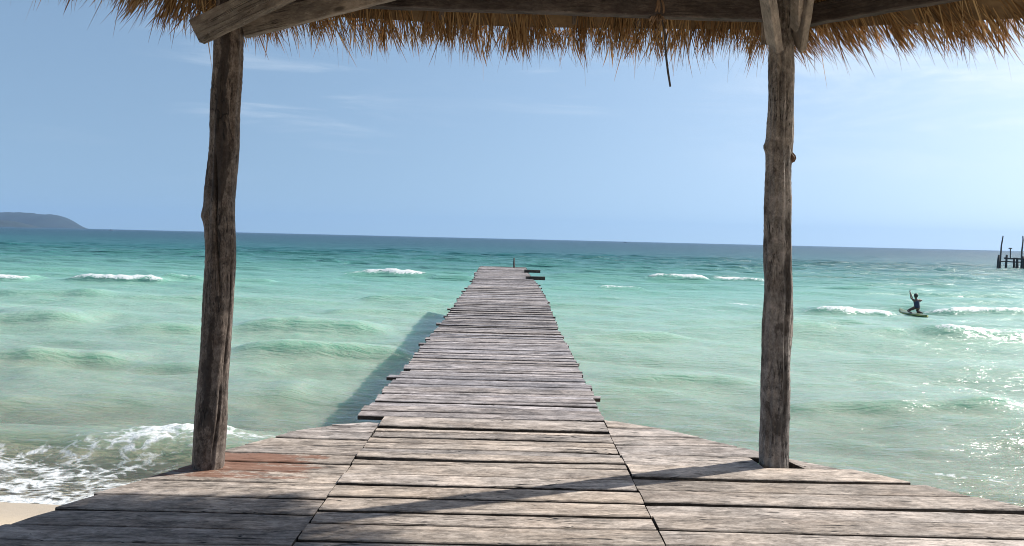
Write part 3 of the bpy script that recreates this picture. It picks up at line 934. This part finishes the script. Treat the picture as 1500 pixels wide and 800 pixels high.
# ------------------------------------------------------------------ island on the horizon
M['forest'] = simple('island_forest', (.012, .024, .022), .95, .4, .02)
def hills(name, Y0, prof, depth_, label):
    """ridge given by (pixel x, pixel y) of its skyline at distance Y0"""
    pts = [atY(px, py, Y0) for px, py in prof]
    xs = np.array([p.x for p in pts]); zs = np.array([p.z for p in pts])
    X = np.linspace(xs[0], xs[-1], 160); Zr = np.interp(X, xs, zs)
    k = np.ones(7) / 7; Zr = np.convolve(np.pad(Zr, 3, mode='edge'), k, 'valid')
    V = []; nd = 15
    for j in range(nd):
        t = (j / (nd - 1)) * 2 - 1
        prof_ = (1 - abs(t) ** 1.7)
        yy = Y0 + t * depth_ * (.35 + .65 * Zr / max(Zr))
        zz = Zr * prof_ + 9 * (fbm(X / 60 + j * 3, X * 0 + j, 5, 90) - .5) * prof_ - 2
        V.append(np.stack([X, yy, zz], -1))
    V = np.concatenate(V); n = len(X)
    idx = np.arange(nd * n).reshape(nd, n)
    Q = np.stack([idx[:-1, :-1], idx[:-1, 1:], idx[1:, 1:], idx[1:, :-1]], -1).reshape(-1, 4)
    o = link_mesh(name, mesh_np(name, V, Q), M['forest'], None, True)
    return tag(o, label, 'island', kind='structure')
hills('island', 4200, [(-260, 326.5), (-200, 322), (-120, 314), (-60, 311), (0, 310.5), (40, 310.5), (55, 313), (82, 313.5), (92, 318), (101, 324), (110, 329.5), (119, 333.5), (124, 336)], 260, 'long low forested island fading blue on the left horizon')
hills('island', 3000, [(-160, 326), (-90, 320), (-30, 321), (14, 323), (22, 325), (32, 330), (38, 333.5)], 220, 'darker low headland in front of the long blue island')

# ------------------------------------------------------------------ paddler
M['skin'] = simple('tanned_skin', (.11, .055, .04), .55, .12, 12)
M['hair'] = simple('black_hair', (.012, .010, .010), .5, .3, 60)
M['suit'] = simple('navy_swimsuit', (.012, .018, .06), .6, .2, 30)
M['board'] = simple('olive_board', (.09, .13, .055), .35, .12, 3)
M['yellow'] = simple('yellow_rail', (.50, .50, .12), .4, .1, 3)
M['paddle'] = simple('dark_paddle', (.03, .028, .027), .4, .2, 20)
BO = atZ(1343, 458.6, .12)

def skin_mesh(name, verts, edges, radii, mat, parent, origin, sub=2, root=0):
    me = bpy.data.meshes.new(name + '_cage')
    me.from_pydata([Vector(v) + origin for v in verts], edges, [])
    ob = bpy.data.objects.new(name + '_cage', me); C.objects.link(ob)
    md = ob.modifiers.new('skin', 'SKIN'); md.use_smooth_shade = True
    sv = me.skin_vertices[0].data if me.skin_vertices else None
    if sv is None:
        bpy.context.view_layer.objects.active = ob
        me.attributes.new('dummy', 'FLOAT', 'POINT')
    for i, r in enumerate(radii):
        me.skin_vertices[0].data[i].radius = (r, r) if not isinstance(r, tuple) else r
        me.skin_vertices[0].data[i].use_root = (i == root)
    s2 = ob.modifiers.new('sub', 'SUBSURF'); s2.levels = sub; s2.render_levels = sub
    dg = bpy.context.evaluated_depsgraph_get()
    dg.update()
    me2 = bpy.data.meshes.new_from_object(ob.evaluated_get(dg), depsgraph=dg)
    bpy.data.objects.remove(ob)
    me2.materials.clear(); me2.name = name
    return link_mesh(name, me2, mat, parent, True)

def build_person():
    o = BO
    per = empty('person', tuple(o), 'person with short black hair in dark swimsuit kneeling and paddling', 'person')
    vs = []; es = []; rs = []
    def v(x, y, z, r, link=None):
        vs.append((x, y, z)); rs.append(r)
        if link is not None: es.append((link, len(vs) - 1))
        return len(vs) - 1
    pelvis = v(.0, .0, .30, (.135, .10))
    waist = v(-.015, .02, .43, (.105, .085), pelvis)
    chest = v(-.03, .03, .57, (.125, .095), waist)
    neckb = v(-.05, .03, .69, (.07, .06), chest)
    neck = v(-.06, .035, .74, .045, neckb)
    hd = v(-.068, .045, .81, (.07, .08), neck)
    hd2 = v(-.07, .045, .875, (.082, .095), hd)
    hd3 = v(-.07, .04, .94, (.055, .065), hd2)
    def hand(wr, pos, dirv, sidev):
        d = Vector(dirv).normalized(); s = Vector(sidev).normalized(); nn = d.cross(s)
        p = Vector(pos)
        palm = v(*(p + d * .05), .026, wr)
        for k, (off, L) in enumerate(((-.026, .060), (-.009, .070), (.009, .066), (.026, .052))):
            b = p + d * .075 + s * off
            a = v(*b, .0095, palm)
            c = v(*(b + d * L * .45 + nn * L * .18), .0085, a)
            v(*(b + d * L * .6 + nn * L * .55), .0075, c)
        t = v(*(p + d * .035 - s * .034), .010, palm)
        v(*(p + d * .06 - s * .045 + nn * .035), .0085, t)
    for sx, el, wr, sh in ((-1, (-.20, .23, .73), (-.205, .29, .93), (-.195, .02, .655)), (1, (.265, .07, .645), (.115, .31, .50), (.135, .015, .655))):
        a = v(*sh, .062, chest)
        b = v((sh[0] * .5 + el[0] * .5), (sh[1] + el[1]) / 2, (sh[2] + el[2]) / 2, .046, a)
        e = v(*el, .038, b)
        f = v((el[0] + wr[0]) / 2, (el[1] + wr[1]) / 2, (el[2] + wr[2]) / 2, .036, e)
        w = v(*wr, .025, f)
        d = Vector(wr) - Vector(el)
        hand(w, wr, d, (1, 0, 0) if sx < 0 else (.3, .2, .9))
    # left leg reaches out to the left, right knee straight under the hip
    for pts in (((-.10, .03, .26, .088), (-.22, .12, .185, .078), (-.35, .20, .09, .060), (-.38, .05, .062, .052), (-.40, -.14, .05, .038), (-.42, -.26, .038, .034), (-.43, -.35, .03, .022)),
                ((.10, .03, .26, .088), (.105, .12, .17, .078), (.10, .18, .085, .060), (.105, .04, .062, .054), (.11, -.15, .05, .04), (.11, -.28, .038, .034), (.11, -.37, .03, .022))):
        pr = pelvis
        for p in pts: pr = v(*p, pr)
    body = skin_mesh('body', vs, es, rs, M['skin'], per, o, 2)
    # nose and ears
    mb = MB()
    # hair: cap over the skull
    bm = bmesh.new(); bmesh.ops.create_uvsphere(bm, u_segments=24, v_segments=16, radius=1)
    for q in bm.verts:
        x, y, z = q.co
        if z < -.35 and y > .2: z = -.35 + (z + .35) * .2; y *= .6
        q.co = Vector((o.x - .068 + x * .102, o.y + .030 + y * .112, o.z + .885 + z * .112 + .006 * math.sin(9 * x + 5 * y)))
    me = bpy.data.meshes.new('hair'); bm.to_mesh(me); bm.free()
    link_mesh('hair', me, M['hair'], per, True)
    # swimsuit: shell round the torso
    ss = [(.0, .0, .235), (.0, .0, .30), (-.015, .02, .43), (-.03, .03, .57), (-.045, .03, .655)]
    sr = [(.125, .105), (.165, .130), (.135, .118), (.165, .135), (.13, .105)]
    skin_mesh('swimsuit', ss, [(i, i + 1) for i in range(4)], sr, M['suit'], per, o, 2)
    return per
build_person()

def build_paddleboard():
    A = atZ(1318.5, 456.8, .06); B = atZ(1358, 463.5, .06)
    A = Vector((A.x, A.y, 0)); B = Vector((B.x, B.y, 0))
    cen = (A + B) / 2; d = (A - B); L = d.length; d.normalize(); s = Vector((-d.y, d.x, 0))
    par = empty('paddleboard', (cen.x, cen.y, 0), 'olive green stand up paddleboard floating under the kneeling paddler', 'paddleboard')
    rings = 40; prof = 16
    for nm, mat, lo in (('hull', M['board'], 0), ('rail', M['yellow'], 1)):
        mb = MB(); vs = []; fs = []
        for i in range(rings + 1):
            t = i / rings; x = (t - .5) * L
            w = .31 * (1 - abs(2 * t - 1) ** 2.8) ** .6 + .01
            rock = .05 + .16 * max(0, t - .72) ** 2 / .078 * 1.0 + .02 * max(0, .2 - t)
            for k in range(prof):
                a = 2 * math.pi * k / prof
                if lo == 0: yy = w * math.copysign(abs(math.cos(a)) ** .6, math.cos(a)); zz = .055 * math.copysign(abs(math.sin(a)) ** .5, math.sin(a))
                else: yy = (w + .006) * math.copysign(abs(math.cos(a)) ** .35, math.cos(a)); zz = .022 * math.copysign(abs(math.sin(a)) ** .8, math.sin(a))
                vs.append(cen + d * x * (1.004 if lo else 1) + s * yy + Vector((0, 0, .065 + rock * .8 - .04 + zz)))
        for i in range(rings):
            for k in range(prof):
                k2 = (k + 1) % prof
                fs.append((i * prof + k, i * prof + k2, (i + 1) * prof + k2, (i + 1) * prof + k))
        fs.append(tuple(range(prof))); fs.append(tuple(rings * prof + k for k in range(prof - 1, -1, -1)))
        mb.add(vs, fs); mb.build(nm, mat, par, True)
    return par
build_paddleboard()
o = BO
pd = empty('paddle', tuple(o + Vector((.3, .4, 0))), 'long dark paddle held upright and slanting by the kneeling person', 'paddle')
top = o + Vector((-.25, .305, 1.10)); bot = o + Vector((.25, .40, .12))
mb = MB(); mb.tube([top, top.lerp(bot, .5), bot], .016, 10); mb.build('shaft', M['paddle'], pd, True)
mb = MB(); dd = (bot - top).normalized(); sd = Vector((0, 1, 0)).cross(dd).normalized()
mb.tube([top - sd * .05, top + sd * .05], .018, 10); mb.build('grip', M['paddle'], pd, True)
mb = MB(); vs = []; fs = []
for i in range(11):
    t = i / 10; w = .02 + .085 * math.sin(math.pi * min(1, t * .86 + .05)) ; c = bot + dd * (t * .42 - .03)
    for (a, b) in ((-1, 0), (-.5, .012), (.5, .012), (1, 0), (.5, -.012), (-.5, -.012)):
        vs.append(c + sd * w * a + Vector((0, 1, 0)) * b)
for i in range(10):
    for k in range(6): fs.append((i * 6 + k, i * 6 + (k + 1) % 6, (i + 1) * 6 + (k + 1) % 6, (i + 1) * 6 + k))
fs.append(tuple(range(6))); fs.append(tuple(60 + k for k in range(5, -1, -1)))
mb.add(vs, fs); mb.build('blade', M['paddle'], pd, True)

# ------------------------------------------------------------------ far jetty (right)
JY = 136.0
jb = atZ(1480, 392.5, 0)
jt = empty('ruined_jetty', (jb.x, JY, 0), 'dark ruined jetty on piles with tall crooked poles at right edge', 'jetty')
def J(px, py, dy=0): return atY(px, py, JY + dy)
def pole(name, pts, rad, dy=0):
    mb = MB(); P = [J(px, py, dy) for px, py in pts]
    P[0] = Vector((P[0].x, P[0].y, -1.5)); mb.tube(P, rad, 9); return mb.build(name, M['wet'], jt, True)
pole('pile', [(1461.3, 394), (1462, 384), (1463.3, 373.5)], [.20, .19, .17])
pole('pile', [(1465, 394), (1464.6, 384), (1464.3, 373.5)], [.18, .17, .16], .5)
pole('pole', [(1465, 380), (1466, 372), (1466.8, 360), (1468.5, 351), (1469.3, 345.5)], [.13, .13, .12, .11, .09], .3)
pole('pile', [(1473.2, 394), (1474, 384), (1474.8, 373.5)], [.19, .18, .17])
pole('pile', [(1485.2, 394), (1485.3, 386), (1485.4, 378)], [.17, .17, .17], 1)
pole('pile', [(1488.3, 394), (1489.5, 385), (1490, 377.5)], [.19, .18, .17])
pole('pile', [(1491.5, 394), (1490.5, 385), (1490, 378)], [.16, .15, .15], .6)
pole('pile', [(1496.5, 394), (1497, 385), (1497.5, 375.5)], [.24, .22, .2])
pole('pile', [(1500.5, 394), (1500.2, 385), (1500, 376)], [.2, .2, .2], .5)
pole('pile', [(1511, 394), (1511.5, 385), (1511.5, 376)], [.2, .2, .2], .5)
pole('pole', [(1497, 378), (1496.8, 368), (1498, 358), (1498.6, 352), (1498.3, 345.8)], [.13, .13, .12, .11, .09], .3)
box_beam('deck_beam', J(1472, 378.3), J(1530, 380.3), .5, .28, M['wet'], jt, 16, .05)
box_beam('cross_rail', J(1464, 383), J(1530, 385), .2, .2, M['wet'], jt, 16, .04)
mb = MB(); mb.tube([J(1479.9, 379), J(1480, 372), J(1480.1, 364.5)], .09, 8); lp = mb.build('lamp_post', M['wet'], jt, True)
mb = MB(); c = J(1480.1, 364.3)
mb.tube([c + Vector((-.32, 0, -.06)), c + Vector((-.18, 0, .05)), c + Vector((.18, 0, .05)), c + Vector((.32, 0, -.06))], [.05, .10, .10, .05], 8); mb.build('lamp_head', M['wet'], jt, True)

# ------------------------------------------------------------------ tiny boats at the horizon
M['hull'] = simple('white_hull', (.55, .56, .56), .5, .1, 2)
M['cabin'] = simple('dark_cabin', (.06, .07, .08), .5, .2, 2)
def boat(px, py, Y, L, label, hm, cm):
    c = atY(px, py, Y); par = empty('motor_boat', (c.x, Y, 0), label, 'boat', 'tiny boats on the horizon')
    mb = MB(); vs = []; fs = []
    secs = 9
    for i in range(secs):
        t = i / (secs - 1); w = .16 * L * (1 - (max(0, t - .35) / .65) ** 2.2) + .02; sh = .10 * L + .05 * L * t * t
        x = (t - .5) * L
        vs += [(c.x + x, Y - w, sh), (c.x + x, Y - w * .7, -.2), (c.x + x, Y + w * .7, -.2), (c.x + x, Y + w, sh)]
    for i in range(secs - 1):
        for k in range(4): fs.append((i * 4 + k, i * 4 + (k + 1) % 4, (i + 1) * 4 + (k + 1) % 4, (i + 1) * 4 + k))
    fs.append((0, 1, 2, 3)); fs.append(tuple((secs - 1) * 4 + k for k in (3, 2, 1, 0)))
    mb.add(vs, fs); mb.build('hull', hm, par)
    mb = MB(); a, b, h0, h1, w = c.x - .28 * L, c.x + .14 * L, .10 * L, .26 * L, .11 * L
    mb.add([(a, Y - w, h0), (b, Y - w, h0), (b, Y + w, h0), (a, Y + w, h0), (a + .03 * L, Y - w * .9, h1), (b - .07 * L, Y - w * .9, h1), (b - .07 * L, Y + w * .9, h1), (a + .03 * L, Y + w * .9, h1)],
           [(0, 1, 5, 4), (1, 2, 6, 5), (2, 3, 7, 6), (3, 0, 4, 7), (4, 5, 6, 7)])
    mb.build('cabin', cm, par)
boat(163, 333, 1500, 8.5, 'tiny pale motor boat just right of the island', M['hull'], M['cabin'])
boat(916, 352.5, 1900, 8, 'tiny dark boat on the horizon between the two posts', M['cabin'], M['cabin'])

# ------------------------------------------------------------------ haze
def haze_box():
    mt, nt = new_mat('sea_haze'); g = N(nt)
    pv = g.n('ShaderNodeVolumePrincipled'); pv.inputs['Density'].default_value = HAZE_D
    pv.inputs['Color'].default_value = (.34, .56, .90, 1); pv.inputs['Anisotropy'].default_value = .1
    g.out(None, pv.outputs[0])
    mb = MB()
    x, y0, y1, z0, z1 = 7600, -120, 7400, -6.2, 190
    mb.add([(-x, y0, z0), (x, y0, z0), (x, y1, z0), (-x, y1, z0), (-x, y0, z1), (x, y0, z1), (x, y1, z1), (-x, y1, z1)],
           [(3, 2, 1, 0), (4, 5, 6, 7), (0, 1, 5, 4), (1, 2, 6, 5), (2, 3, 7, 6), (3, 0, 4, 7)])
    o = mb.build('haze', mt)
    tag(o, 'thin blue sea haze that fades the island and the horizon', 'haze', kind='stuff')
HAZE_D = .9e-4
haze_box()

# ------------------------------------------------------------------ light
AZ, EL = R(66), R(39.5)          # azimuth clockwise from +Y
sun_dir = Vector((math.sin(AZ) * math.cos(EL), math.cos(AZ) * math.cos(EL), math.sin(EL)))
sl = bpy.data.lights.new('sun', 'SUN'); sl.energy = 5.0; sl.angle = R(.6); sl.color = (1, .95, .87)
so = bpy.data.objects.new('sun', sl); C.objects.link(so)
so.rotation_euler = (-sun_dir).to_track_quat('-Z', 'Y').to_euler(); so.location = (20, 20, 30)

w = bpy.data.worlds.new('World'); S.world = w; w.use_nodes = True
nt = w.node_tree; nt.nodes.clear(); g = N(nt)
sky = g.n('ShaderNodeTexSky'); sky.sky_type = 'NISHITA'; sky.sun_disc = False
sky.sun_elevation = EL; sky.sun_rotation = AZ; sky.air_density = 1.0; sky.dust_density = 1.2; sky.ozone_density = 3.0; sky.altitude = 0
# thin high cloud streaks
tc = g.n('ShaderNodeTexCoord'); sp = g.n('ShaderNodeSeparateXYZ'); g.l(tc.outputs['Generated'], sp.inputs[0])
zr = g.math('MULTIPLY_ADD', sp.outputs[2], .5, .2); cb = g.n('ShaderNodeCombineXYZ')
g.l(sp.outputs[0], cb.inputs[0]); g.l(sp.outputs[1], cb.inputs[1]); g.l(zr, cb.inputs[2]); g.l(cb.outputs[0], sky.inputs[0])
cm = g.noise(g.mapping(tc.outputs['Generated'], (3.0, 3.0, 26)), 1.3, 6, .6, .5)
cm2 = g.noise(g.mapping(tc.outputs['Generated'], (2, 2, 5)), 1.1, 2)
cl = g.math('MULTIPLY', g.ss(cm, .50, .80), g.ss(cm2, .42, .66))
cl = g.math('MULTIPLY', cl, g.ss(sp.outputs[2], .04, .16))
cr = g.math('MULTIPLY', g.math('MULTIPLY', g.ss(g.noise(g.mapping(tc.outputs['Generated'], (2.2, 2.2, 11), loc=(.3, 0, .2)), 1.6, 7, .62, .8), .40, .72), g.ss(sp.outputs[0], .1, .55)), g.ss(sp.outputs[2], .05, .2))
cl = g.math('MAXIMUM', cl, g.math('MULTIPLY', cr, 1.7))
col = g.mix(g.math('MULTIPLY', cl, .33), g.mix(1.0, sky.outputs[0], (1.08, 1.04, .93), 'MULTIPLY'), (6.4, 6.8, 7.1))
bg = g.n('ShaderNodeBackground'); bg.inputs['Strength'].default_value = .125
g.l(col, bg.inputs['Color'])
ow = g.n('ShaderNodeOutputWorld'); g.l(bg.outputs[0], ow.inputs['Surface'])

S.render.engine = 'CYCLES'
S.cycles.max_bounces = 8; S.cycles.transparent_max_bounces = 16; S.cycles.volume_bounces = 0
S.cycles.use_denoising = True; S.cycles.filter_width = 1.0
S.view_settings.view_transform = 'Standard'; S.view_settings.look = 'None'
S.view_settings.exposure = .42; S.view_settings.gamma = 1; S.view_settings.use_curve_mapping = False
